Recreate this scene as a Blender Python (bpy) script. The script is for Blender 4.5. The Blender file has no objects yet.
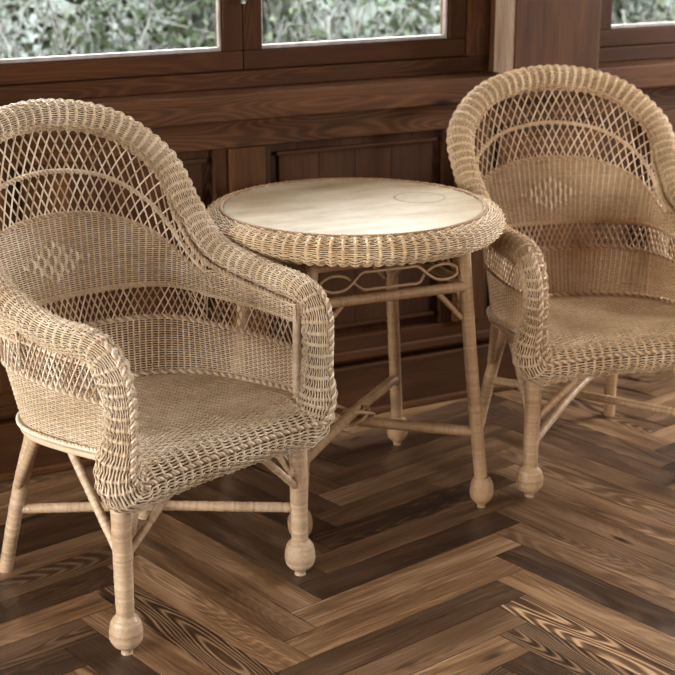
import bpy, math, random
import numpy as np
from mathutils import Vector
random.seed(7); RNG = np.random.default_rng(7)
COL = bpy.context.scene.collection
PI = math.pi

# ------------------------------------------------------------------ materials
def nodes(name):
    m = bpy.data.materials.new(name); m.use_nodes = True
    nt = m.node_tree; b = nt.nodes['Principled BSDF']
    return m, nt, b
def N(nt, t, **kw):
    n = nt.nodes.new(t)
    for k, v in kw.items():
        if k in n.inputs: n.inputs[k].default_value = v
        else: setattr(n, k, v)
    return n
def mth(nt, op, a, b=None):
    n = nt.nodes.new('ShaderNodeMath'); n.operation = op
    for i, x in enumerate((a, b)):
        if x is None: continue
        if isinstance(x, (int, float)): n.inputs[i].default_value = x
        else: nt.links.new(x, n.inputs[i])
    return n.outputs[0]
def ramp(nt, fac, stops):
    n = nt.nodes.new('ShaderNodeValToRGB'); e = n.color_ramp.elements
    while len(e) < len(stops): e.new(.5)
    for s, (p, c) in zip(e, stops):
        s.position = p; s.color = (*c, 1) if len(c) == 3 else c
    nt.links.new(fac, n.inputs[0]); return n.outputs[0]
def mix(nt, fac, a, b, bt='MIX'):
    n = nt.nodes.new('ShaderNodeMix'); n.data_type = 'RGBA'; n.blend_type = bt
    for s, x in ((0, fac), (6, a), (7, b)):
        if isinstance(x, (int, float)): n.inputs[s].default_value = x
        elif isinstance(x, tuple): n.inputs[s].default_value = (*x, 1)
        else: nt.links.new(x, n.inputs[s])
    return n.outputs[2]
def bump(nt, b, h, strength, dist):
    n = N(nt, 'ShaderNodeBump', Strength=strength, Distance=dist)
    nt.links.new(h, n.inputs['Height']); nt.links.new(n.outputs[0], b.inputs['Normal'])

def wicker_mat(name, c0, c1, c2, rough=.5):
    m, nt, b = nodes(name)
    at = N(nt, 'ShaderNodeAttribute', attribute_name='tint')
    tc = N(nt, 'ShaderNodeTexCoord')
    no = N(nt, 'ShaderNodeTexNoise', Scale=9., Detail=4.); nt.links.new(tc.outputs['Object'], no.inputs['Vector'])
    nf = N(nt, 'ShaderNodeTexNoise', Scale=160., Detail=2.); nt.links.new(tc.outputs['Object'], nf.inputs['Vector'])
    f = mth(nt, 'ADD', mth(nt, 'MULTIPLY', at.outputs['Fac'], .55), mth(nt, 'MULTIPLY', no.outputs['Fac'], .5))
    f = mth(nt, 'ADD', f, mth(nt, 'MULTIPLY', mth(nt, 'SUBTRACT', nf.outputs['Fac'], .5), .3))
    c = ramp(nt, f, [(.12, c0), (.5, c1), (.85, c2)])
    oi = nt.nodes.new('ShaderNodeObjectInfo'); c = mix(nt, 1., c, oi.outputs['Color'], 'MULTIPLY')
    nt.links.new(c, b.inputs['Base Color']); b.inputs['Roughness'].default_value = rough
    b.inputs['Specular IOR Level'].default_value = .45
    bump(nt, b, nf.outputs['Fac'], .25, .001)
    return m
M_WICK = wicker_mat('wicker', (.19, .10, .045), (.62, .46, .285), (.92, .81, .65))
M_WRAP = wicker_mat('wrapped_cane', (.21, .11, .048), (.44, .29, .165), (.62, .47, .315), .42)
M_WRAPT = wicker_mat('amber_cane', (.20, .105, .045), (.37, .23, .118), (.50, .34, .195), .45)
M_CORE = wicker_mat('shaded_cane_core', (.07, .034, .014), (.11, .058, .026), (.16, .09, .042), .8)  # core coloured dark, standing in for shade between the strands
M_BRAID = wicker_mat('braid_cane', (.28, .16, .08), (.57, .42, .265), (.82, .70, .54))

def wood_mat(name, dark, mid, light, tintlo, tinthi, rough=.4, ring=26., rlo=.3, coat=0., bumps=.3, streak=.5, vari=1., rs=1.):
    m, nt, b = nodes(name)
    uv = N(nt, 'ShaderNodeUVMap', uv_map='UVMap'); at = N(nt, 'ShaderNodeAttribute', attribute_name='tint')
    sx = N(nt, 'ShaderNodeSeparateXYZ'); nt.links.new(uv.outputs[0], sx.inputs[0])
    u, v = sx.outputs[0], sx.outputs[1]
    def vec(a, c):
        n = nt.nodes.new('ShaderNodeCombineXYZ')
        nt.links.new(mth(nt, 'MULTIPLY', u, a), n.inputs[0]); nt.links.new(mth(nt, 'MULTIPLY', v, c), n.inputs[1])
        nt.links.new(mth(nt, 'MULTIPLY', at.outputs['Fac'], 37.), n.inputs[2]); return n.outputs[0]
    n1 = N(nt, 'ShaderNodeTexNoise', Scale=1., Detail=1.2, Roughness=.4); nt.links.new(vec(1.3, 9.), n1.inputs['Vector'])
    rings = mth(nt, 'SINE', mth(nt, 'ADD', mth(nt, 'MULTIPLY', n1.outputs['Fac'], ring * 4), mth(nt, 'MULTIPLY', v, ring * 4)))
    rings = mth(nt, 'ADD', mth(nt, 'MULTIPLY', rings, .5), .5)
    rings = mth(nt, 'POWER', rings, 1.6)
    n2 = N(nt, 'ShaderNodeTexNoise', Scale=1., Detail=5., Roughness=.65); nt.links.new(vec(5., 260.), n2.inputs['Vector'])
    n3 = N(nt, 'ShaderNodeTexNoise', Scale=1., Detail=4., Roughness=.6); nt.links.new(vec(2.2, 16.), n3.inputs['Vector'])
    n4 = N(nt, 'ShaderNodeTexNoise', Scale=1., Detail=3., Roughness=.6); nt.links.new(vec(6., 9.), n4.inputs['Vector'])
    # how strongly the rings show differs between boards
    rk = mth(nt, 'MULTIPLY', mth(nt, 'POWER', mth(nt, 'FRACT', mth(nt, 'MULTIPLY', at.outputs['Fac'], 7.31)), 4.), .6)
    rk = mth(nt, 'MULTIPLY', mth(nt, 'ADD', rk, .07), rs)
    f = mth(nt, 'ADD', mth(nt, 'MULTIPLY', mth(nt, 'SUBTRACT', rings, .5), rk), .5)
    f = mth(nt, 'ADD', f, mth(nt, 'MULTIPLY', mth(nt, 'SUBTRACT', n2.outputs['Fac'], .5), streak))
    f = mth(nt, 'ADD', f, mth(nt, 'MULTIPLY', mth(nt, 'SUBTRACT', n3.outputs['Fac'], .5), .9 * vari))
    c = ramp(nt, f, [(.12, dark), (.48, mid), (.85, light)])
    tr = ramp(nt, at.outputs['Fac'], [(0., tintlo), (1., tinthi)])
    c = mix(nt, 1., c, tr, 'MULTIPLY')
    # knots
    vo = N(nt, 'ShaderNodeTexVoronoi', Scale=1.); nt.links.new(vec(2.1, 7.), vo.inputs['Vector'])
    kn = ramp(nt, vo.outputs['Distance'], [(.03, (0.16, .1, .07)), (.09, (1, 1, 1))])
    c = mix(nt, 1., c, kn, 'MULTIPLY')
    nt.links.new(c, b.inputs['Base Color'])
    r = mth(nt, 'ADD', mth(nt, 'MULTIPLY', n4.outputs['Fac'], .35), rlo); nt.links.new(r, b.inputs['Roughness'])
    b.inputs['Specular IOR Level'].default_value = rough
    if coat:
        b.inputs['Coat Weight'].default_value = coat; b.inputs['Coat Roughness'].default_value = .3
    h = mth(nt, 'ADD', mth(nt, 'MULTIPLY', n2.outputs['Fac'], .6), mth(nt, 'MULTIPLY', rings, .4))
    bump(nt, b, h, bumps, .0012)
    return m
M_FLOOR = wood_mat('herringbone_oak', (.024, .011, .005), (.145, .080, .038), (.37, .245, .150), (.24, .19, .17), (1.6, 1.5, 1.34), rough=.6, rlo=.20, ring=52., bumps=.3, streak=.85)
M_WALL = wood_mat('stained_pine', (.011, .0040, .0012), (.068, .0265, .0078), (.122, .053, .018), (.62, .55, .5), (1.25, 1.2, 1.15), rough=.15, rlo=.42, ring=60., streak=.6, vari=.8, rs=.45)
M_DARK = wood_mat('window_pine', (.010, .0033, .0010), (.052, .018, .0050), (.092, .035, .010), (.7, .65, .6), (1.1, 1.1, 1.1), rough=.10, rlo=.45, ring=60., streak=.4, vari=.6, rs=.45)
M_PALE = wood_mat('pale_board', (.16, .095, .055), (.30, .195, .125), (.40, .28, .19), (.9, .9, .9), (1.1, 1.1, 1.1), rough=.3, rlo=.4, ring=40.)

def flat_mat(name, c, rough=.6, metal=0., var=.15, sc=6.):
    m, nt, b = nodes(name)
    tc = N(nt, 'ShaderNodeTexCoord'); no = N(nt, 'ShaderNodeTexNoise', Scale=sc, Detail=5.)
    nt.links.new(tc.outputs['Object'], no.inputs['Vector'])
    c0 = tuple(x * (1 - var) for x in c); c1 = tuple(min(1, x * (1 + var)) for x in c)
    nt.links.new(ramp(nt, no.outputs['Fac'], [(.3, c0), (.7, c1)]), b.inputs['Base Color'])
    b.inputs['Roughness'].default_value = rough; b.inputs['Metallic'].default_value = metal
    return m
M_PLASTER = flat_mat('plaster', (.50, .45, .38), .8)
M_CEIL = flat_mat('ceiling_boards', (.25, .15, .08), .7)
M_BEAD = flat_mat('weathered_bead', (.30, .24, .21), .45, 0, .3, 40)
M_METAL = flat_mat('old_metal', (.35, .33, .30), .35, .8)
M_GRASS = flat_mat('hillside', (.006, .009, .004), .9, 0, .5, 3)
M_TRUNK = flat_mat('branch_bark', (.030, .027, .020), .8, 0, .3, 20)

def leaf_mat():
    m, nt, b = nodes('leaves')
    at = N(nt, 'ShaderNodeAttribute', attribute_name='tint')
    c = ramp(nt, at.outputs['Fac'], [(0., (.002, .003, .001)), (.45, (.0075, .011, .0034)), (.8, (.020, .026, .010)), (1., (.050, .053, .033))])
    nt.links.new(c, b.inputs['Base Color']); b.inputs['Roughness'].default_value = .8; b.inputs['Specular IOR Level'].default_value = .1
    return m
M_LEAF = leaf_mat()
def glass_mat():
    m = bpy.data.materials.new('window_glass'); m.use_nodes = True; nt = m.node_tree; nt.nodes.clear()
    o = N(nt, 'ShaderNodeOutputMaterial'); t = N(nt, 'ShaderNodeBsdfTransparent'); g = N(nt, 'ShaderNodeBsdfGlossy', Roughness=.02)
    t.inputs[0].default_value = (.93, .96, .95, 1)
    f = N(nt, 'ShaderNodeFresnel', IOR=1.45); mx = N(nt, 'ShaderNodeMixShader')
    nt.links.new(f.outputs[0], mx.inputs[0]); nt.links.new(t.outputs[0], mx.inputs[1]); nt.links.new(g.outputs[0], mx.inputs[2])
    nt.links.new(mx.outputs[0], o.inputs[0]); return m
M_GLASS = glass_mat()
def top_mat():
    m, nt, b = nodes('worn_plywood_top')
    tc = N(nt, 'ShaderNodeTexCoord'); mp = N(nt, 'ShaderNodeMapping'); mp.inputs['Scale'].default_value = (3, 9, 3)
    nt.links.new(tc.outputs['Object'], mp.inputs[0])
    no = N(nt, 'ShaderNodeTexNoise', Scale=1.3, Detail=7., Roughness=.62); nt.links.new(mp.outputs[0], no.inputs['Vector'])
    n2 = N(nt, 'ShaderNodeTexNoise', Scale=5., Detail=6., Roughness=.7); nt.links.new(tc.outputs['Object'], n2.inputs['Vector'])
    c = ramp(nt, no.outputs['Fac'], [(.28, (.24, .15, .078)), (.45, (.375, .27, .16)), (.72, (.47, .375, .255))])
    c2 = ramp(nt, n2.outputs['Fac'], [(.3, (.80, .72, .62)), (.55, (1, 1, 1))])
    c = mix(nt, 1., c, c2, 'MULTIPLY')
    # ring stain left by a pot
    sp = N(nt, 'ShaderNodeVectorMath', operation='DISTANCE'); nt.links.new(tc.outputs['Object'], sp.inputs[0]); sp.inputs[1].default_value = RINGC
    d = mth(nt, 'ABSOLUTE', mth(nt, 'SUBTRACT', sp.outputs['Value'], .062))
    d = mth(nt, 'ADD', d, mth(nt, 'MULTIPLY', mth(nt, 'SUBTRACT', n2.outputs['Fac'], .5), .012))
    rr = ramp(nt, d, [(.0012, (.42, .32, .24)), (.0042, (1, 1, 1))])
    c = mix(nt, 1., c, rr, 'MULTIPLY')
    nt.links.new(c, b.inputs['Base Color']); b.inputs['Roughness'].default_value = .55
    b.inputs['Specular IOR Level'].default_value = .22
    return m

# ------------------------------------------------------------------ mesh building
class MB:
    """collects vertices, faces, a tint per vertex and (optional) uv per corner"""
    def __init__(s): s.v = []; s.f = []; s.t = []; s.uv = []; s.n = 0; s.tri = []
    def add(s, v, f, tint, uv=None):
        v = np.asarray(v, float).reshape(-1, 3); f = np.asarray(f, int)
        s.v.append(v); s.f.append(f + s.n); s.n += len(v)
        s.t.append(np.full(len(v), tint) if np.isscalar(tint) else np.asarray(tint))
        s.uv.append(np.zeros((f.size, 2)) if uv is None else np.asarray(uv).reshape(-1, 2))
    def build(s, name, mat, parent=None, smooth=True, uv=False, bevel=0):
        V = np.vstack(s.v).astype(np.float32); F = np.vstack(s.f).astype(np.int32)
        me = bpy.data.meshes.new(name)
        me.vertices.add(len(V)); me.vertices.foreach_set('co', V.ravel())
        me.loops.add(F.size); me.loops.foreach_set('vertex_index', F.ravel())
        me.polygons.add(len(F)); me.polygons.foreach_set('loop_start', np.arange(0, F.size, 4, dtype=np.int32))
        me.polygons.foreach_set('loop_total', np.full(len(F), 4, dtype=np.int32))
        me.polygons.foreach_set('use_smooth', np.full(len(F), smooth))
        if uv:
            l = me.uv_layers.new(name='UVMap'); l.data.foreach_set('uv', np.vstack(s.uv).astype(np.float32).ravel())
        a = me.attributes.new('tint', 'FLOAT', 'POINT'); a.data.foreach_set('value', np.concatenate(s.t).astype(np.float32))
        me.update(calc_edges=True); me.validate()
        me.materials.append(mat)
        o = bpy.data.objects.new(name, me); COL.objects.link(o)
        if parent: o.parent = parent
        if bevel:
            b = o.modifiers.new('bevel', 'BEVEL'); b.width = bevel; b.segments = 2; b.limit_method = 'ANGLE'
        return o
def unit(a): return a / np.maximum(np.linalg.norm(a, axis=-1, keepdims=True), 1e-9)
def tube(mb, P, ra, rb=None, A=None, closed=False, sides=5, tint=None, cap=True):
    """tube along P (n,3); A = reference normal(s); ra along A, rb across"""
    P = np.asarray(P, float); n = len(P)
    if closed: T = np.roll(P, -1, 0) - np.roll(P, 1, 0)
    else: T = np.gradient(P, axis=0)
    T = unit(T)
    if A is None:
        A = np.array([0, 0, 1.]) if abs(T[:, 2]).mean() < .8 else np.array([0, 1., 0])
    A = np.broadcast_to(np.asarray(A, float), P.shape)
    A = unit(A - (A * T).sum(1, keepdims=True) * T); B = np.cross(T, A)
    ra = np.broadcast_to(ra, (n,)); rb = ra if rb is None else np.broadcast_to(rb, (n,))
    th = np.arange(sides) * 2 * PI / sides
    V = P[:, None] + A[:, None] * (ra[:, None] * np.cos(th))[..., None] + B[:, None] * (rb[:, None] * np.sin(th))[..., None]
    m = n if closed else n - 1
    i = np.arange(m)[:, None]; j = np.arange(sides)[None]; i2 = (i + 1) % n; j2 = (j + 1) % sides
    F = np.stack([i * sides + j, i2 * sides + j, i2 * sides + j2, i * sides + j2], -1).reshape(-1, 4)
    V = V.reshape(-1, 3)
    if cap and not closed:
        V = np.vstack([V, P[0], P[-1]]); c0, c1 = n * sides, n * sides + 1
        ex = []
        for k in range(0, sides):
            ex.append([k, (k + 1) % sides, c0, c0]); ex.append([(n - 1) * sides + (k + 1) % sides, (n - 1) * sides + k, c1, c1])
        # fans of degenerate-free quads: use pairs of sides when even
        ex = []
        if sides % 2 == 0:
            for k in range(0, sides, 2):
                a, b_, c_ = k, (k + 1) % sides, (k + 2) % sides
                ex.append([c0, c_, b_, a]); q = (n - 1) * sides; ex.append([c1, q + a, q + b_, q + c_])
            F = np.vstack([F, ex])
        else: V = V[:-2]
    mb.add(V, F, random.random() if tint is None else tint)
def spline(P, n, closed=False):
    P = np.asarray(P, float); k = len(P)
    if closed: Q = np.vstack([P[-1:], P, P[:2]]); seg = k
    else: Q = np.vstack([2 * P[:1] - P[1:2], P, 2 * P[-1:] - P[-2:-1]]); seg = k - 1
    s = []; 
    for i in range(seg):
        a, b, c, d = Q[i:i + 4]
        t = np.linspace(0, 1, 24, endpoint=False)[:, None]
        s.append(.5 * (2 * b + (c - a) * t + (2 * a - 5 * b + 4 * c - d) * t ** 2 + (3 * b - a - 3 * c + d) * t ** 3))
    s.append(Q[-2:-1] if not closed else P[:1]); s = np.vstack(s)
    L = np.r_[0, np.cumsum(np.linalg.norm(np.diff(s[:, :3], axis=0), axis=1))]
    x = np.linspace(0, L[-1], n, endpoint=not closed)
    return np.stack([np.interp(x, L, s[:, i]) for i in range(s.shape[1])], 1)
def length(P): return np.linalg.norm(np.diff(P, axis=0), axis=1).sum()
def rope(mb, P, r=.0032, R=.0030, pitch=.022, off=None, closed=False):
    """two strands twisted around the curve P"""
    P = np.asarray(P, float); L = length(P); n = int(L / pitch * 8) + 2; Q = spline(P, n, closed)
    T = unit(np.gradient(Q, axis=0)); ref = np.array([0, 0, 1.]) if abs(T[:, 2]).mean() < .8 else np.array([0, 1., 0])
    A = unit(ref - (T @ ref)[:, None] * T); B = np.cross(T, A)
    s = np.linspace(0, L, n); w = 2 * PI * s / pitch
    if closed: w = 2 * PI * round(L / pitch) * np.arange(n) / n
    for k in (0, PI):
        X = Q + A * (R * np.cos(w + k))[:, None] + B * (R * np.sin(w + k))[:, None]
        tube(mb, X, r, closed=closed, sides=6)
def wrapped(mb, P, r, pitch=.0052, sides=14, depth=.0007, tint=None):
    """a stick wound with cane: rings of slightly varied girth and tint"""
    P = np.asarray(P, float); L = length(P) if len(P) > 1 else 0
    rr = np.broadcast_to(r, (len(P),)); n = max(6, int(L / pitch) * 3)
    D = spline(np.c_[P, rr], n); Q, R = D[:, :3], D[:, 3]
    k = np.arange(n); jit = np.repeat(RNG.normal(0, .00025, n // 3 + 1), 3)[:n]
    R = R + np.where(k % 3 == 0, -depth, depth * .4) + jit
    tt = np.repeat(np.clip(.5 + RNG.normal(0, .10, n // 3 + 1), 0, 1), 3)[:n]
    tint = np.r_[np.repeat(tt, sides), [tt[0], tt[-1]]] if sides % 2 == 0 else np.repeat(tt, sides)
    tube(mb, Q, R, sides=sides, tint=tint)
def box(mb, x0, x1, y0, y1, z0, z1, g=0, tint=None):
    lo = np.array([x0, y0, z0]); hi = np.array([x1, y1, z1])
    c = np.array([[i, j, k] for i in (0, 1) for j in (0, 1) for k in (0, 1)]); V = lo + c * (hi - lo)
    F = np.array([[0, 1, 3, 2], [4, 6, 7, 5], [0, 4, 5, 1], [2, 3, 7, 6], [0, 2, 6, 4], [1, 5, 7, 3]])
    o = RNG.random(2) * 20; uv = []
    for fi, f in enumerate(F):
        nrm = fi // 2
        ax = [a for a in (0, 1, 2) if a != nrm]
        if g in ax: ua = g; va = [a for a in ax if a != g][0]
        else: ua, va = ax
        for q in f: uv.append((V[q][ua] + o[0], V[q][va] + o[1]))
    mb.add(V, F, random.random() if tint is None else tint, uv)

def empty(name, loc, rz=0): 
    o = bpy.data.objects.new(name, None); COL.objects.link(o); o.location = loc; o.rotation_euler = (0, 0, rz); o.empty_display_size = .1
    return o
def tag(o, label=None, cat=None, group=None, kind=None):
    for k, v in (('label', label), ('category', cat), ('group', group), ('kind', kind)):
        if v: o[k] = v
    return o
def copy_tree(o, parent=None):
    c = o.copy(); COL.objects.link(c)
    if parent: c.parent = parent
    for ch in [x for x in bpy.data.objects if x.parent == o]: copy_tree(ch, c)
    return c

# ------------------------------------------------------------------ generic weaving on a surface
def nrm_of(S, U, V, sgn, e=1e-3):
    du = S(U + e, V) - S(U - e, V); dv = S(U, V + e) - S(U, V - e)
    return unit(np.cross(du, dv)) * sgn, unit(dv), unit(du)
def TV(n, sides=4):
    return np.repeat(np.clip(.5 + RNG.normal(0, .06) + RNG.normal(0, .08, n), 0, 1), sides)
def weave(mb, S, us, vrows, sgn=1, amp=.0020, rw=(.0010, .0015), rs=(.0012, .0022), mask=None, closed_u=False, closed_v=False, basket=None, stakes=True, bulge=0., sub=2, under=.6, wsc=None):
    """us: stake positions; vrows: weft positions; mask(u, v) -> bool keeps a point"""
    us = np.asarray(us); vrows = np.asarray(vrows); nk = len(us)
    du = us[1] - us[0]; q_ = sub
    U = (us[:, None] + du * np.arange(q_)[None] / q_).ravel()
    if not closed_u: U = U[:-(q_ - 1)]
    kk = np.arange(len(U)); ph = (kk % q_) / q_; cs = .5 + .5 * np.cos(2 * PI * ph); rid = np.abs(np.cos(PI * ph)) ** .7
    near = ((kk + q_ // 2) // q_)
    for j, v in enumerate(vrows):
        VV = np.full(len(U), v); n, dv, _ = nrm_of(S, U, VV, sgn); P = S(U, VV); wr = rw[1] if wsc is None else rw[1] * wsc(U)
        sg = np.where((near + j) % 2 == 0, 1., -1.)
        if basket is not None:
            ib = basket(U, VV); sg = np.where(ib, np.where((near + j // 4) % 2 == 0, 1., -1.), sg)
        off = sg * amp * cs + bulge * rid
        X = P + n * off[:, None]
        if mask is None:
            tube(mb, X, rw[0], wr, A=n, closed=closed_u, sides=4, cap=False, tint=TV(len(X)))
        else:
            ok = mask(U, VV); i = 0; idx = np.flatnonzero(ok)
            if len(idx) == 0: continue
            for run in np.split(idx, np.flatnonzero(np.diff(idx) > 1) + 1):
                if len(run) > 2: tube(mb, X[run], rw[0], rw[1], A=n[run], sides=4, cap=False, tint=TV(len(run)))
    if not stakes: return
    for k, u in enumerate(us):
        UU = np.full(len(vrows), u); n, dv, d2 = nrm_of(S, UU, vrows, sgn); P = S(UU, vrows)
        j = np.arange(len(vrows)); sg = np.where((k + j) % 2 == 0, -1., 1.)
        a = np.full(len(vrows), amp * .1)
        if basket is not None:
            ib = basket(UU, vrows); sg = np.where(ib, np.where((k + j // 4) % 2 == 0, -1., 1.), sg); a = np.where(ib, .0034, a)
        X = P + n * (sg * a + bulge * under)[:, None]
        ok = np.ones(len(vrows), bool) if mask is None else mask(UU, vrows)
        idx = np.flatnonzero(ok)
        if len(idx) < 3: continue
        rb = rs[1] if basket is None else np.where(ib, .0042, rs[1])[idx]
        tt = TV(len(idx))
        if basket is not None: tt = np.clip(tt + .45 * np.repeat(ib[idx], 4), 0, 1.3)
        tube(mb, X[idx], rs[0], rb, A=n[idx], closed=closed_v, sides=4, cap=False, tint=tt)

# ------------------------------------------------------------------ the wicker armchair
RIM = np.array([[.272, -.245, .645], [.288, -.09, .656], [.281, .055, .689], [.288, .155, .766], [.278, .237, .870], [.176, .300, .958], [0, .325, .990]])
BAS = np.array([[.252, -.245], [.261, -.10], [.254, .025], [.223, .108], [.172, .165], [.094, .200], [0, .212]])
def mirror(H):
    m = H[::-1][1:].copy(); m[:, 0] *= -1; return np.vstack([H, m])
NU = 801
_r = mirror(RIM); _b = mirror(BAS)
# one common parameter for rim and base: knot index, re-spaced by mean arc length
def knots(P, n):
    k = len(P); Q = np.vstack([2 * P[:1] - P[1:2], P, 2 * P[-1:] - P[-2:-1]]); x = np.linspace(0, k - 1, n); i = np.minimum(x.astype(int), k - 2); t = (x - i)[:, None]
    a, b, c, d = Q[i], Q[i + 1], Q[i + 2], Q[i + 3]
    return .5 * (2 * b + (c - a) * t + (2 * a - 5 * b + 4 * c - d) * t ** 2 + (3 * b - a - 3 * c + d) * t ** 3)
R_ = knots(_r, NU); B_ = knots(_b, NU)
mid = .5 * (R_[:, :2] + B_); sL = np.r_[0, np.cumsum(np.linalg.norm(np.diff(mid, axis=0), axis=1))]; SL = sL[-1]; sU = sL / SL * 2 - 1
def rimf(u): return np.stack([np.interp(u, sU, R_[:, i]) for i in range(3)], -1)
def zbase(y): return .423 - .038 * (y + .245) / .457
def basf(u):
    x, y = (np.interp(u, sU, B_[:, i]) for i in range(2)); return np.stack([x, y, zbase(y)], -1)
def SH(u, z):     # shell surface at plan parameter u and height z
    r = rimf(u); r = r * np.stack([.955 - .055 * np.clip((.80 - r[..., 2]) / .10, 0, 1), r[..., 0] * 0 + 1, r[..., 0] * 0 + 1], -1); b = basf(u); t = ((z - b[..., 2]) / (r[..., 2] - b[..., 2]))[..., None]
    p = b + (r - b) * t
    q = np.sin(np.clip(t[..., 0], 0, 1) * PI) * .012 * np.clip((r[..., 2] - .66) / .3, 0, 1)
    p = p.copy(); p[..., 1] += q; p[..., 2] = z; return p
def zin(u): return rimf(u)[..., 2] - .030
def zlo(u): return .522 + .12 * (basf(u)[..., 2] - .395)
def zhi(u): return np.where(zin(u) < .668, zin(u) - .004, .592)
def band(u, c):
    w = zin(np.clip(u * 1.06, -1, 1)); z = .615 + (w - .615) * c
    return np.where(zin(u) < .668, zin(u), np.maximum(z, .60))
def zb1(u): return band(u, .455)
def zb2(u): return band(u, .73)

def make_chair():
    root = empty('wicker_armchair', (0, 0, 0))
    nst = int(SL / .0148); us = np.linspace(-.998, .998, nst)
    # lower closely woven wall
    mb = MB()
    def SV(u, v): b = basf(u)[..., 2]; return SH(u, b + (zlo(u) - b) * v)
    weave(mb, SV, us, np.linspace(0, 1, 26), sgn=1, bulge=-.0014)
    lower = mb.build('lower_woven_panel', M_WICK, root)
    # upper closely woven back with its raised diamond, cut off under the arch
    mb = MB()
    rows = np.arange(.594, .80, .0046)
    def SI(u, v):      # skirt hanging from the roll on the inner side of the arms
        n_, _, _ = nrm_of(SH, u, v, 1); return SH(u, v) - n_ * .011
    def mski(u, v): return (zin(u) < .672) & (v <= zin(u) + .012)
    weave(mb, SI, us, np.arange(.590, .65, .0046), sgn=1, mask=mski, bulge=-.0014)
    def msk(u, v): return (zin(u) >= .668) & (v <= zb1(u) + .001) & (v <= zin(u) + .012)
    def bsk(u, v): return (np.abs(SH(u, v)[..., 0]) / .088 + np.abs(v - .672) / .046) < 1
    weave(mb, SH, us, rows, sgn=1, mask=msk, basket=bsk, bulge=-.0014)
    mb.build('woven_back_panel', M_WICK, root)
    # open lattices
    def lattice(name, zl, zh, pitch, slope, ok=lambda u: True, r=.0019, sgap=.0016):
        mb = MB(); n = int(SL / pitch)
        for s in (1, -1):
            for k in range(-3, n + 4):
                u0 = -1 + 2 * k / n; t = np.linspace(0, 1, 9)
                h = float(zh(np.array(np.clip(u0, -1, 1))) - zl(np.array(np.clip(u0, -1, 1))))
                for dd in (0,):
                    u = u0 + s * slope * h * t * 2 / SL
                    if u.min() < -.99 or u.max() > .99 or not ok(u0): continue
                    z = zl(u) + (zh(u) - zl(u)) * t
                    if (zh(u) - zl(u)).max() < .012: continue
                    P = SH(u, z); nn, _, _ = nrm_of(SH, u, z, 1)
                    tube(mb, P + nn * s * sgap, r, sides=6)
        return mb.build(name, M_BRAID, root)
    lattice('side_lattice', zlo, zhi, .0172, .56, r=.0017)
    okb = lambda u: zin(np.array(u)) > .668
    zt = lambda u: zin(u) + .004
    lattice('back_lattice', zb1, zb2, .0190, .46, okb, r=.0018)
    lattice('back_lattice', zb2, zt, .0190, .46, okb, r=.0018)
    # braids along every border
    uu = np.linspace(-.995, .995, 260)
    def braid(P, **k):
        mb = MB(); rope(mb, P, **k); return mb.build('braided_trim', M_BRAID, root)
    def on(z, off=0., u=uu): 
        n, _, _ = nrm_of(SH, u, z, 1); return SH(u, z) + n * (off[:, None] if isinstance(off, np.ndarray) else off)
    braid(on(zlo(uu))); braid(on(np.full(260, .592), -.006 * (zin(uu) < .668)))
    ub = uu[np.array([zin(np.array(x)) > .657 for x in uu])]
    braid(on(zb1(ub), 0, ub)); braid(on(zb2(ub), 0, ub))
    for off in (-.007, .007): braid(on(basf(uu)[:, 2] + .008, off), r=.003, R=.0028)
    # inner border under the roll
    nin, _, _ = nrm_of(SH, uu, zin(uu), 1)
    inw = -1 if (nin[130] @ np.array([0, 1, 0])) > 0 else 1
    t_ = np.clip((rimf(uu)[:, 2] - .66) / .12, 0, 1)
    braid(on(zin(uu) + .010 - .001 * t_, inw * (.006 + .011 * t_)), r=.0034, R=.0032, pitch=.024)
    # the fat woven roll: over the back, down the arms and posts, along the seat front
    half = np.array([[0, -.262, .368, .041], [.10, -.262, .367, .041], [.185, -.262, .363, .042], [.244, -.263, .366, .047], [.268, -.269, .415, .040],
                     [.263, -.278, .485, .0260], [.265, -.278, .560, .0255], [.271, -.264, .618, .027], [.276, -.215, .648, .0275]])
    arch = np.c_[RIM[1:], [.0275, .028, .028, .029, .029, .029]]
    H = np.vstack([half, arch]); Mi = H[::-1][1:-1].copy(); Mi[:, 0] *= -1
    loop = np.vstack([H, Mi]); Lc = spline(loop, 900, True)
    Lp = Lc[:, :3]; Tp = unit(np.roll(Lp, -1, 0) - np.roll(Lp, 1, 0))
    Rf = Lp - np.array([0, -.02, .62]); Rf = unit(Rf - (Rf * Tp).sum(1, keepdims=True) * Tp); Bf = np.cross(Tp, Rf)
    xs = np.arange(901) / 900.
    wrap = lambda A: np.vstack([A, A[:1]])
    tab = np.c_[wrap(Lp), wrap(Rf), wrap(Bf), wrap(Lc[:, 3:4])]
    def postw(d): return np.clip((d[..., 2] - .40) / .06, 0, 1) * np.clip((.635 - d[..., 2]) / .04, 0, 1) * (d[..., 1] < -.2)
    def SR(u, v):
        u = np.mod(u, 1.); d = np.stack([np.interp(u, xs, tab[:, i]) for i in range(10)], -1)
        th = 2 * PI * v; r = d[..., 9]
        off = d[..., 3:6] * (r * np.cos(th))[..., None] + d[..., 6:9] * (r * np.sin(th))[..., None]
        w_ = postw(d); off = off * np.stack([1 - .06 * w_, 1 + .28 * w_, 1 + 0 * w_], -1)
        return d[..., :3] + off
    LL = length(wrap(Lp)); ns = int(LL / .0225) // 2 * 2
    mb = MB(); us_r = np.arange(ns) / ns; nv = 40
    P0 = SR(np.array([.3]), np.array([0.])); nn, _, _ = nrm_of(SR, np.array([.3]), np.array([0.]), 1)
    c = tab[270, :3]; sg = 1 if ((P0[0] - c) @ nn[0]) > 0 else -1
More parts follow.
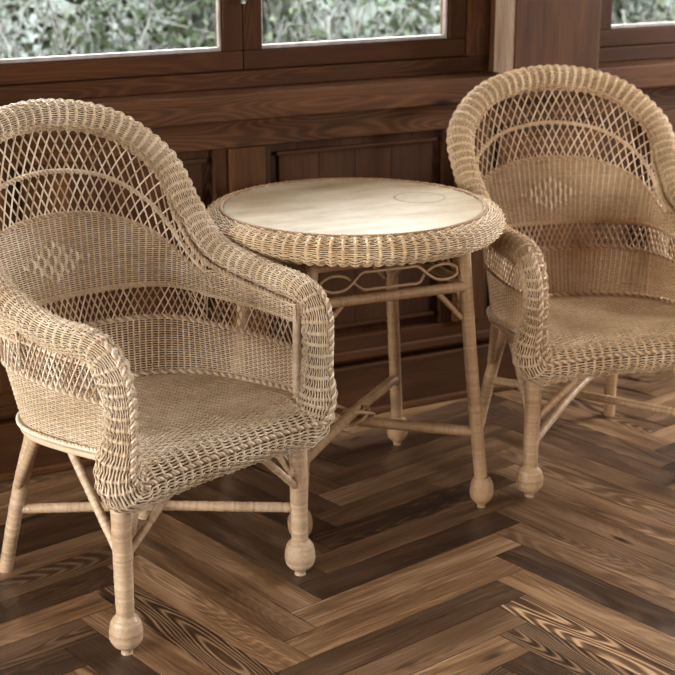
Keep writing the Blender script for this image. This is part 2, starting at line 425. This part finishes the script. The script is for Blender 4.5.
    weave(mb, SR, us_r, np.arange(nv) / nv, sgn=sg, amp=.0019, rw=(.0011, .00165), rs=(.0012, .0042), closed_u=True, closed_v=True, bulge=.0040, sub=4, under=.45, wsc=lambda u: np.interp(np.mod(u, 1.), xs, tab[:, 9]) / .032)
    mb.build('woven_roll', M_WICK, root)
    mb = MB(); tube(mb, Lp[::5], Lc[::5, 3] * .80, A=Rf[::5], closed=True, sides=14, tint=.5); mb.build('roll_core', M_CORE, root)
    # braid on the face of posts and seat front
    i0 = np.argmin(np.abs(Lp[:, 0] - 0) + (Lp[:, 1] > 0) * 9)
    idx = [i for i in range(900) if (Lp[i, 1] < -.225 and Lp[i, 2] < .640)]
    idx = sorted(idx, key=lambda i: (i + 450) % 900)
    Pf = []
    for i in idx:
        p = Lp[i]; T = Tp[i]; f = np.array([.06 * np.sign(p[0]) * min(1, abs(p[0]) / .2), -1., .42 * (1 - min(1, max(0, (p[2] - .385) / .05)))]); f = f - (f @ T) * T; f /= np.linalg.norm(f)
        w_ = float(postw(p)); Pf.append(p + f * (Lc[i, 3] * (1 + .28 * w_) + .0062))
    braid(np.array(Pf)[::6], r=.0031, R=.0029, pitch=.020)
    # seat
    hy = B_[:NU // 2 + 1]; ys = hy[:, 1]; xw = hy[:, 0]
    def zseat(x, y): 
        w = np.clip(1 - (x / .25) ** 2, 0, 1); q = np.clip(1 - ((y + .02) / .24) ** 2, 0, 1)
        return zbase(y) + .004 - .010 * w * q - 1.9 * np.clip(-.20 - y, 0, 1) ** 1.6
    def SS(u, v): return np.stack([u, v, zseat(u, v)], -1)
    def ms(u, v): return (np.abs(u) <= np.interp(v, ys, xw, right=0) + .002)
    mb = MB(); weave(mb, SS, np.arange(-.266, .2665, .0152), np.arange(-.275, .212, .0050), sgn=1, mask=ms, amp=.0013, bulge=.0012, rw=(.0010, .0023))
    mb.build('seat', M_WICK, root)
    # frame hoop under the walls and seat front
    mb = MB(); bb = basf(np.linspace(-1, 1, 80)); bb[:, 2] -= .008
    hoop = np.vstack([bb]); tube(mb, hoop, .0065, sides=10, tint=.5)
    mb.build('seat_hoop', M_BRAID, root)
    mb = MB(); wrapped(mb, [(-.235, -.245, .326), (0, -.252, .324), (.235, -.245, .326)], .009, sides=8); mb.build('front_rail', M_WRAP, root)
    # slim wrapped sticks inside the arm fronts
    for s in (-1, 1):
        mb = MB(); wrapped(mb, [(s * .241, -.238, .405), (s * .242, -.238, .52), (s * .244, -.238, .628)], .0088, sides=10); mb.build('wrapped_stick', M_BRAID, root)
    # legs
    for s in (-1, 1):
        mb = MB(); wrapped(mb, [(s * .243, -.238, .355), (s * .244, -.239, .20), (s * .245, -.24, .078)], [.0205, .0195, .018], sides=16)
        lg = mb.build('leg', M_WRAP, root)
        mb = MB(); wrapped(mb, [(s * .245, -.24, z) for z in (.084, .079, .071, .058, .044, .031, .020, .013, .008, .0)], [.019, .024, .0295, .033, .034, .032, .0255, .017, .012, .012], pitch=.0055, sides=18, depth=.0009)
        mb.build('foot_knob', M_WRAP, lg)
        mb = MB(); wrapped(mb, [(s * .158, .150, .385), (s * .180, .203, .20), (s * .200, .25, .0)], [.0165, .0165, .0155], sides=14); mb.build('leg', M_WRAP, root)
    def stick(name, a, b, r, m=M_WRAP, mid=None):
        mb = MB(); P = [a, mid, b] if mid is not None else [a, tuple((np.array(a) + np.array(b)) / 2), b]
        wrapped(mb, P, r, sides=10); return mb.build(name, m, root)
    for s in (-1, 1):
        stick('brace', (s * .258, -.105, .405), (s * .247, -.232, .215), .0095, M_BRAID)
        stick('brace', (s * .115, -.248, .326), (s * .232, -.242, .215), .0085)
        stick('brace', (s * .16, -.150, .40), (s * .236, -.228, .24), .0085)
        stick('brace', (s * .243, .03, .392), (s * .186, .200, .215), .0115)
        stick('brace', (s * .085, .185, .385), (s * .168, .192, .26), .0085)
    stick('stretcher', (-.190, .222, .155), (.243, -.236, .160), .0115, M_WRAP, (.025, -.005, .163))
    stick('stretcher', (.190, .222, .190), (-.243, -.236, .140), .0115, M_WRAP, (-.026, -.006, .186))
    return root

chair = make_chair()
chair.location = (1.016, 2.886, 0); chair.rotation_euler = (0, 0, math.radians(18.8))
tag(chair, 'pale wicker armchair at the left, nearest of all, standing left of the round table', 'armchair', 'wicker armchairs beside the round table')
ch2 = copy_tree(chair); ch2.location = (2.317, 3.048, 0); ch2.rotation_euler = (0, 0, math.radians(-12.3)); ch2.scale = (1, 1, .974)
tag(ch2, 'wicker armchair at the right behind the table, cut off by the picture edge', 'armchair', 'wicker armchairs beside the round table')

def tone(o, c):
    o.color = (*c, 1)
    for ch in [x for x in bpy.data.objects if x.parent == o]: tone(ch, c)
tone(ch2, (.97, .88, .76))
# ------------------------------------------------------------------ the round table
TC = (1.655, 3.11); TR = math.radians(-3)
RINGC = (0.183, 0.010, .735)
M_TOP = top_mat()
def make_table():
    root = empty('wicker_table', (TC[0], TC[1], 0), TR)
    # top disc with rounded edge
    mb = MB(); prof = [(0.0001, .735), (.20, .735), (.307, .735), (.311, .7335), (.313, .730), (.313, .715), (.30, .713), (.0001, .713)]
    n = 128; V = []; 
    for r, z in prof:
        for k in range(n): V.append((r * math.cos(2 * PI * k / n), r * math.sin(2 * PI * k / n), z))
    F = [(i * n + k, i * n + (k + 1) % n, (i + 1) * n + (k + 1) % n, (i + 1) * n + k) for i in range(len(prof) - 1) for k in range(n)]
    F = [f[::-1] for f in F]
    mb.add(V, F, .5); o = mb.build('tabletop', M_TOP, root, smooth=False)
    # woven rim: torus
    def ST(u, v):
        a = 2 * PI * u; th = 2 * PI * v; R = .322 + .036 * np.cos(th)
        return np.stack([R * np.cos(a), R * np.sin(a), .701 + .0285 * np.sin(th)], -1)
    P0 = ST(np.array([0.]), np.array([0.])); nn, _, _ = nrm_of(ST, np.array([0.]), np.array([0.]), 1); sg = 1 if nn[0][0] > 0 else -1
    mb = MB(); weave(mb, ST, np.arange(82) / 82, np.arange(40) / 40 + .0125, sgn=sg, amp=.0019, rw=(.0011, .0017), rs=(.0012, .0046), closed_u=True, closed_v=True, bulge=.0040, sub=4, under=.40)
    mb.build('woven_rim', M_WICK, root)
    mb = MB(); a = np.linspace(0, 2 * PI, 100, endpoint=False); tube(mb, np.c_[.320 * np.cos(a), .320 * np.sin(a), np.full(100, .700)], .0225, closed=True, sides=14, tint=.5); mb.build('rim_core', M_CORE, root)
    mb = MB(); a = np.linspace(0, 2 * PI, 120, endpoint=False); rope(mb, np.c_[.3175 * np.cos(a), .3175 * np.sin(a), np.full(120, .7335)], r=.0026, R=.0022, pitch=.018, closed=True)
    mb.build('edge_braid', M_WRAPT, root)
    T, Bt = .193, .247
    def leg_at(sx, sy, z):
        f = 1 - z / .69; return (sx * (T + (Bt - T) * f ** 1.15), sy * (T + (Bt - .012 - T) * f ** 1.15), z)
    for sx in (-1, 1):
        for sy in (-1, 1):
            mb = MB(); wrapped(mb, [leg_at(sx, sy, z) for z in (.680, .55, .4, .25, .075)], [.0165, .0165, .016, .016, .016], sides=14); lg = mb.build('leg', M_WRAPT, root)
            x, y, _ = leg_at(sx, sy, .05)
            mb = MB(); wrapped(mb, [(x, y, z) for z in (.080, .074, .064, .051, .038, .026, .016, .009, 0.)], [.017, .022, .0265, .029, .029, .0265, .020, .012, .010], pitch=.0055, sides=18, depth=.0008)
            mb.build('foot_knob', M_WRAPT, lg)
    for ax in (0, 1):
        for s in (-1, 1):
            def q(t, z, o=0):    # point along a side of the apron
                c = T + .012 * (1 if z < .6 else .4); p = [0, 0, z]
                p[ax] = t; p[1 - ax] = s * (c + o); return tuple(p)
            mb = MB(); wrapped(mb, [q(-T + .004, .645), q(0, .645), q(T - .004, .645)], .0115, sides=12); mb.build('rail', M_WRAPT, root)
            mb = MB(); wrapped(mb, [q(-T - .004, .562), q(0, .562), q(T + .004, .562)], .0125, sides=12); mb.build('rail', M_WRAPT, root)
            # bent cane figure between the rails
            zc, h, e = .6035, .0195, T - .022
            for f in (1, -1):
                pts = [(-.155, -f * .0), (-.105, f * h * .9), (-.085, f * h), (0, f * h), (.085, f * h), (.105, f * h * .9), (.135, f * .3 * h)]
                mbs = None
            P = [(0, h), (.045, h), (.072, h * .93), (.095, 0), (.118, -h * .75), (.148, -h * .9), (.170, -h * .45), (.176, .0), (.170, h * .45), (.148, h * .9), (.118, h * .75), (.095, 0), (.072, -h * .93), (.045, -h), (0, -h)]
            P += [(-x, z) for x, z in P[::-1][1:-1]]
            o = [0, 0, 0, .004, 0, 0, 0, 0, 0, 0, 0, -.004, 0, 0, 0]; o += o[::-1][1:-1]
            mb = MB(); tube(mb, spline([q(x, zc + z, .002 + oo) for (x, z), oo in zip(P, o)], 170, True), .0036, closed=True, sides=8, tint=.45)
            mb.build('cane_scroll', M_WRAPT, root)
            for t in (-1, 1):
                mb = MB(); wrapped(mb, [q(t * (T - .070), .553), q(t * (T - .052), .535), q(t * (T - .005), .485)], .0065, sides=8); mb.build('brace', M_WRAPT, root)
    for s in (-1, 1):
        a = np.array(leg_at(-1, -s, .195)); b = np.array(leg_at(1, s, .195)); a[:2] *= .975; b[:2] *= .975
        mb = MB(); m_ = (a + b) / 2; m_[2] += .0095 * s
        wrapped(mb, [a, m_, b], .0135, sides=12); mb.build('stretcher', M_WRAPT, root)
    for k, (x, y) in enumerate(((.0, .0), (.022, .006), (-.018, .010))):
        mb = MB(); a = np.linspace(0, 2 * PI, 40, endpoint=False); rr = .040 - .004 * k
        tube(mb, np.c_[x + rr * np.cos(a), y + rr * np.sin(a), .196 + .018 * np.cos(a + k * 2)], .0042, closed=True, sides=8); mb.build('cane_ring', M_WRAPT, root)
    return root
table = make_table()
tone(table, (1., .93, .82))
tag(table, 'round wicker side table with worn pale wooden top between the two armchairs', 'table')

# ------------------------------------------------------------------ the room
XL, XR, YB, YF, ZC = -3.4, 4.6, -2.0, 3.615, 2.55
# single planks: a floor point, its tone; some dark tones paint the chairs' shade
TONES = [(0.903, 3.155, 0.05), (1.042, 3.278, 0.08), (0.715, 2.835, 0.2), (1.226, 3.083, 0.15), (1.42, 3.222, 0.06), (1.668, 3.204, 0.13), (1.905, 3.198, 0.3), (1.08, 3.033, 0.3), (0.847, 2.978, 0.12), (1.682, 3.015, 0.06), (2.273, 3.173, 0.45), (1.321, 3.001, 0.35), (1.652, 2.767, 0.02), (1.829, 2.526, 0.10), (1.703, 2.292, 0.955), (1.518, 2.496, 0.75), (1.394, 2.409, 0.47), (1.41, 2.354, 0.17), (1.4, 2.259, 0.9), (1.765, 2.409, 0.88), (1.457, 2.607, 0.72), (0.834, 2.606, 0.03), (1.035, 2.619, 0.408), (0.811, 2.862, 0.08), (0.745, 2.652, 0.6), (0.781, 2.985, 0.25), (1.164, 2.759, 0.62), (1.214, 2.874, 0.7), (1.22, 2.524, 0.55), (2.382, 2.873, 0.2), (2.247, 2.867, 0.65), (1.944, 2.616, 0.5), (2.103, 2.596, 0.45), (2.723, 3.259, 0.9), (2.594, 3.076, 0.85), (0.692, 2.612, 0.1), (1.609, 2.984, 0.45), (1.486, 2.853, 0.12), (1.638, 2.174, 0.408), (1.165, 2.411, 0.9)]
# herringbone floor: every plank has its own run of grain
def make_floor():
    mb = MB(); t = math.radians(13); e1 = np.array([math.cos(t), math.sin(t)]); e2 = np.array([-math.sin(t), math.cos(t)])
    w = .0885; n = 7; L = w * n; g = .0009
    def plank(a0, a1, b0, b1, along):
        a0 += g; a1 -= g; b0 += g; b1 -= g; c = e1 * (a0 + a1) / 2 + e2 * (b0 + b1) / 2
        if not (XL - .6 < c[0] < XR + .6 and YB - .6 < c[1] < YF + .5): return
        V = []; UV = []
        for (a, b, z) in [(a0, b0, -.02), (a1, b0, -.02), (a1, b1, -.02), (a0, b1, -.02), (a0, b0, 0), (a1, b0, 0), (a1, b1, 0), (a0, b1, 0)]:
            p = e1 * a + e2 * b; V.append((p[0], p[1], z)); UV.append((a, b) if along == 0 else (b, a))
        F = [(4, 5, 6, 7), (0, 1, 5, 4), (1, 2, 6, 5), (2, 3, 7, 6), (3, 0, 4, 7)]
        o = RNG.random(2) * 40; V = np.array(V)
        # clip to the room
        V[:, 0] = np.clip(V[:, 0], XL, XR); V[:, 1] = np.clip(V[:, 1], YB, YF)
        key = (round(c[0], 3), round(c[1], 3))
        tn = float(np.clip(RNG.beta(1.5, 1.3), 0, 1))
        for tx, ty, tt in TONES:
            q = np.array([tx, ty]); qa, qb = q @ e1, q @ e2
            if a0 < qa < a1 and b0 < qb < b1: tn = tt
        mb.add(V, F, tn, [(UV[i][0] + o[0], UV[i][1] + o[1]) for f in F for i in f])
    A0, B0 = 2.307, 2.152
    for k in range(-110, 110):
        for p in range(-8, 9):
            # planks along e2, column k
            a = A0 + k * w; b = B0 + k * w + p * 2 * L
            plank(a, a + w, b - L, b, 1)
            # planks along e1, row with top T and right end T + (A0-B0) + w
            T = B0 + k * w; R = T + (A0 - B0) + p * 2 * L
            plank(R - L, R, T - w, T, 0)
    o = mb.build('floor', M_FLOOR, None, smooth=False, uv=True); tag(o, kind='structure')
    # dark subfloor seen only in the joints
    return o
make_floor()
def st(name, mb, mat, parent=None, bevel=0): 
    o = mb.build(name, mat, parent, smooth=False, uv=True, bevel=bevel)
    if parent is None: tag(o, kind='structure')
    return o
mb = MB(); box(mb, XL - .1, XR + .1, YB - .1, YF + .2, -.12, -.021); o = st('subfloor', mb, M_DARK)
o.name = 'trim_4'
# back wall with two window openings
W1 = (.02, 2.375); W2 = (2.700, 4.3); WZ = (.955, 2.30); YW = 3.615
mb = MB()
x = XL
while x < XR:      # tongue and groove planks of the dado field
    w = random.uniform(.11, .15); box(mb, x + .0007, min(x + w, XR) - .0007, YW, YW + .16, 0, WZ[0] - .075, g=2); x += w
box(mb, XL, XR, YW + .05, YW + .16, WZ[0] - .075, WZ[0] - .011, g=0)
box(mb, XL, XR, YW, YW + .16, WZ[1], ZC, g=0)
for a, b in ((XL, W1[0]), (W1[1] + .001, W2[0]), (W2[1], XR)): box(mb, a, b, YW + .003, YW + .16, WZ[0] - .01, WZ[1], g=2)
st('wall_back', mb, M_WALL)
# dado framing: rails, stiles, raised fields
pans = [(-3.25, -2.42), (-2.26, -1.66), (-1.50, -.66), (-.50, .30), (.46, .80), (.96, 1.50), (1.66, 2.20), (2.36, 2.90), (3.06, 3.60), (3.76, 4.30)]
mb = MB(); yf = 3.588
box(mb, XL, XR, yf, YW - .0005, .805, .8795, g=0)
box(mb, XL, XR, yf, YW - .0005, .158, .235, g=0)
edges = [XL] + [v for p in pans for v in p] + [XR]
for i in range(0, len(edges), 2):
    a, b = edges[i], edges[i + 1]
    if b - a > .12: box(mb, a + .04, b - .022, yf - .014, YW - .0005, .2355, .8045, g=2, tint=.85)
    box(mb, a, a + .0395, yf + .006, YW - .0005, .2355, .8045, g=2, tint=.1); box(mb, b - .0215, b, yf + .006, YW - .0005, .2355, .8045, g=2, tint=.2)
for a, b in pans:
    xx = a + .03
    c = (a + b) / 2
    while xx < b - .035:
        w = min(random.uniform(.10, .14), b - .03 - xx); box(mb, xx, xx + w - .0008, yf + .014, YW - .0005, .272, .772, g=2); xx += w
    for z0, z1 in ((.262, .272), (.772, .782)): box(mb, a + .02, b - .02, yf + .006, YW - .0005, z0, z1, g=0, tint=.15)
st('trim_3', mb, M_WALL, bevel=.0025)
mb = MB(); box(mb, XL, XR, 3.572, YW - .0005, 0, .150, g=0, tint=.3); st('baseboard_back', mb, M_WALL, bevel=.004)
mb = MB(); box(mb, XL, XR, 3.557, 3.5715, 0, .022, g=0, tint=.6); box(mb, XL, XR, 3.574, 3.5875, .168, .196, g=0, tint=.6); st('trim_5', mb, M_WALL, bevel=.006)
# sill board
mb = MB(); 
box(mb, XL, XR, 3.540, YW + .048, .882, .951, g=0, tint=.8); st('trim_1', mb, M_WALL, bevel=.004)
# pillar between the windows
mb = MB(); box(mb, 2.386, 2.677, 3.528, 3.662, .9515, ZC, g=2, tint=.55); st('trim_2', mb, M_WALL, bevel=.003)
mb = MB(); box(mb, 2.3765, 2.3855, 3.531, 3.6395, .9515, ZC, g=2, tint=.5); st('trim_6', mb, M_PALE, bevel=.002)  # thin board over the pillar's left face, paler than the pillar
def window(name, x0, x1, panes, latch=None):
    mb = MB(); y0, y1 = 3.640, 3.74
    box(mb, x0, x1, y0, y1, WZ[0] - .003, .995, g=0); box(mb, x0, x1, y0, y1, WZ[1] - .05, WZ[1], g=0)
    xs_ = []
    box(mb, x0, panes[0][0] - .056, y0, y1, .9955, WZ[1] - .0505, g=2); box(mb, panes[-1][1] + .056, x1, y0, y1, .9955, WZ[1] - .0505, g=2)
    root = st(name, mb, M_DARK, bevel=.003)
    for i, (a, b) in enumerate(panes):
        s = .0545
        if i < len(panes) - 1: pass
        mb = MB(); ys, ye = 3.655, 3.71
        box(mb, a - s, b + s, ys, ye, .9965, 1.046, g=0); box(mb, a - s, b + s, ys, ye, 2.18, 2.235, g=0)
        box(mb, a - s, a - .0005, ys, ye, 1.0465, 2.1795, g=2); box(mb, b + .0005, b + s, ys, ye, 1.0465, 2.1795, g=2)
        sa = st('sash', mb, M_DARK, root, bevel=.003)
        mb = MB(); r = .0075; q = .004
        box(mb, a, b, 3.668, 3.684, 1.0465, 1.0465 + r * 1.4); box(mb, a, b, 3.668, 3.684, 2.18 - r, 2.18)
        box(mb, a, a + r, 3.668, 3.684, 1.057, 2.173); box(mb, b - r, b, 3.668, 3.684, 1.057, 2.173)
        st('glazing_bead', mb, M_BEAD, sa, bevel=.002)
        mb = MB(); box(mb, a + .001, b - .001, 3.686, 3.690, 1.047, 2.1795); st('pane', mb, M_GLASS, sa)
    if latch:
        mb = MB(); box(mb, latch - .006, latch + .006, 3.646, 3.6545, 1.168, 1.225); tube(mb, [(latch, 3.652, 1.185), (latch, 3.640, 1.185), (latch, 3.634, 1.177)], .004, sides=8)
        st('latch', mb, M_METAL, root, bevel=.001)
    return root
window('window_1', W1[0], W1[1] - .001, [(.13, .62), (.745, 1.560), (1.671, 2.250)], 1.6155)
window('window_2', W2[0] + .001, W2[1], [(2.815, 3.43), (3.55, 4.15)])
# other walls, each with a window opening for daylight, the front one added as fill
def wall_with_hole(name, axis, pos, thick, a0, a1, h0, h1, z0, z1, mat):
    mb = MB()
    def bx(a, b, c, d):
        if axis == 0: box(mb, pos, pos + thick, a, b, c, d, g=2)
        else: box(mb, a, b, pos, pos + thick, c, d, g=2)
    bx(a0, a1, 0, z0); bx(a0, a1, z1, ZC); bx(a0, h0, z0, z1); bx(h1, a1, z0, z1)
    return st(name, mb, mat)
wall_with_hole('wall_left', 0, XL - .12, .12, YB, YF, -.3, 3.45, .85, 1.95, M_WALL)
wall_with_hole('wall_right', 0, XR, .12, YB, YF, 2.3, 3.45, 1.0, 2.3, M_WALL)
wall_with_hole('wall_front', 1, YB - .12, .12, XL, XR, 3.2, 4.3, 1.25, 2.35, M_WALL)
mb = MB(); box(mb, XL, XR, YB, YF, ZC, ZC + .1); st('ceiling', mb, M_CEIL)

# ------------------------------------------------------------------ outdoors
mb = MB()
gx = np.linspace(-8, 16, 60); gy = np.linspace(3.95, 22, 60)
V = []; 
for yy in gy:
    for xx in gx:
        h = -.8 + max(0, yy - 7.5) * .42 + .15 * math.sin(xx * 1.7 + yy) + .1 * math.sin(xx * 3.1 - yy * 2.2)
        V.append((xx, yy, h))
F = [(j * 60 + i, j * 60 + i + 1, (j + 1) * 60 + i + 1, (j + 1) * 60 + i) for j in range(59) for i in range(59)]
mb.add(V, F, .5); g_ = mb.build('ground', M_GRASS); tag(g_, kind='structure')
def shrub(x, y, z, R, H, seed, label, leafy=1.0, tone=.5):
    rg = np.random.default_rng(seed); root = empty('shrub', (x, y, z))
    tag(root, label, 'shrub', 'shrubs outside the windows')
    br = MB(); lf = MB(); LV = []; LT = []
    for k in range(150):
        a = rg.uniform(0, 2 * PI); up = rg.uniform(.35, 1.) * H; out = rg.uniform(.25, 1.) * R
        d = np.array([math.cos(a), math.sin(a)]); b0 = rg.normal(0, .06, 2)
        sag = rg.uniform(.05, .5) * H
        P = np.array([[*b0, 0.05 if k else 0.], [*(b0 + d * out * .35), up * .65], [*(b0 + d * out * .75), up], [*(b0 + d * out), up - sag * .5], [*(b0 + d * out * 1.12), up - sag]])
        P[1:, :] += rg.normal(0, .05, (4, 3)); P = spline(P, 16)
        rad = np.linspace(.011, .003, 16) * rg.uniform(.6, 1.2); tube(br, P, rad, sides=6, tint=rg.random(), cap=False)
        for q in range(4):    # side twigs
            i = rg.integers(5, 15); e = P[i] + rg.normal(0, .16, 3) + np.array([0, 0, -.05]); m_ = (P[i] + e) / 2 + rg.normal(0, .03, 3)
            tw = spline(np.array([P[i], m_, e]), 6); tube(br, tw, np.linspace(.004, .0018, 6), sides=4, tint=rg.random(), cap=False)
            nl = int(9 * leafy)
            for l in range(nl):
                c = tw[rg.integers(0, 6)] + rg.normal(0, .028, 3); LV.append(c)
                LT.append(np.clip(tone + rg.normal(0, .22), 0, 1))
    LV = np.array(LV); n = len(LV); d1 = unit(rg.normal(size=(n, 3)) + np.array([0, 0, -.3])); d2 = unit(np.cross(d1, rg.normal(size=(n, 3))))
    ln = rg.uniform(.028, .070, n)[:, None]; wd = ln * .3; d3 = np.cross(d1, d2) * ln * .12
    Q = np.stack([LV, LV + d1 * ln * .5 + d2 * wd + d3, LV + d1 * ln, LV + d1 * ln * .5 - d2 * wd + d3], 1)
    lf.add(Q.reshape(-1, 3), np.arange(4 * n).reshape(-1, 4), np.repeat(LT, 4))
    br.build('branches', M_TRUNK, root); lf.build('foliage', M_LEAF, root)
SHR = [
    (1.30, 6.20, -.75, .50, 1.75, 1, 'bare grey arching shrub outside, at the far left edge of the left pane', .45, .55),
    (2.22, 6.45, -.75, .52, 1.80, 2, 'leafy green shrub outside, seen at the right end of the left pane', 1.3, .5),
    (3.08, 5.95, -.75, .46, 1.75, 3, 'pale twiggy shrub outside, seen at the left end of the second pane', 1.0, .62),
    (3.98, 6.05, -.75, .48, 1.80, 4, 'green shrub outside, seen through the right half of the second pane', 1.4, .55),
    (4.98, 5.70, -.75, .52, 1.70, 5, 'bright green shrub outside, seen through the window right of the wooden pillar', 1.5, .66),
    (1.75, 8.7, -.4, .95, 2.2, 6, 'tall dim shrub rising behind the others, seen through the left pane', 1.6, .35),
    (3.65, 8.5, -.4, .95, 2.2, 7, 'tall dim shrub rising behind the others, seen through the second pane', 1.6, .38),
    (5.75, 7.9, -.5, .95, 2.1, 8, 'tall dim shrub rising behind the bright one, right of the wooden pillar', 1.6, .35)]
for s in SHR: shrub(s[0], s[1], s[2], s[3], s[4], s[5], s[6], s[7], s[8])

# ------------------------------------------------------------------ daylight
w = bpy.data.worlds.new('sky'); bpy.context.scene.world = w; w.use_nodes = True; nt = w.node_tree
bg = nt.nodes['Background']
tc = N(nt, 'ShaderNodeTexCoord'); sx = N(nt, 'ShaderNodeSeparateXYZ'); nt.links.new(tc.outputs['Generated'], sx.inputs[0])
cr = ramp(nt, sx.outputs[2], [(.0, (.58, .60, .60)), (.15, (.97, .98, 1.0)), (.8, (.90, .95, 1.0))])
nt.links.new(cr, bg.inputs['Color']); bg.inputs['Strength'].default_value = 35.0
def portal(name, loc, rot, sx_, sy_):
    l = bpy.data.lights.new(name, 'AREA'); l.shape = 'RECTANGLE'; l.size = sx_; l.size_y = sy_; l.cycles.is_portal = True
    o = bpy.data.objects.new(name, l); COL.objects.link(o); o.location = loc; o.rotation_euler = rot
H2 = PI / 2
portal('window_light', ((W1[0] + W1[1]) / 2, YW + .19, 1.63), (-H2, 0, 0), W1[1] - W1[0], 1.35)
portal('window_light', ((W2[0] + W2[1]) / 2, YW + .19, 1.63), (-H2, 0, 0), W2[1] - W2[0], 1.35)
portal('window_light', (XL - .13, 1.575, 1.4), (0, -H2, 0), 1.1, 3.75)
portal('window_light', (XR + .13, 2.875, 1.65), (0, H2, 0), 1.3, 1.15)

portal('window_light', (3.75, YB - .13, 1.80), (H2, 0, 0), 1.1, 1.1)  # portal of the unseen front opening, added to light the furniture fronts

# ------------------------------------------------------------------ camera
cam = bpy.data.cameras.new('camera'); co = bpy.data.objects.new('camera', cam); COL.objects.link(co)
cam.sensor_width = 36; cam.sensor_fit = 'HORIZONTAL'; cam.lens = 1500 / 675 * 36; cam.clip_start = .05
co.location = (0, 0, 1.5)
pitch = math.atan(467.5 / 1500)
co.rotation_euler = (PI / 2 - pitch, 0, math.radians(62.6) - PI / 2)
cam.dof.use_dof = True; cam.dof.focus_distance = 3.2; cam.dof.aperture_fstop = 5.0
sc = bpy.context.scene; sc.camera = co
sc.view_settings.view_transform = 'Standard'; sc.view_settings.look = 'None'; sc.view_settings.gamma = 1; sc.view_settings.exposure = 0.0
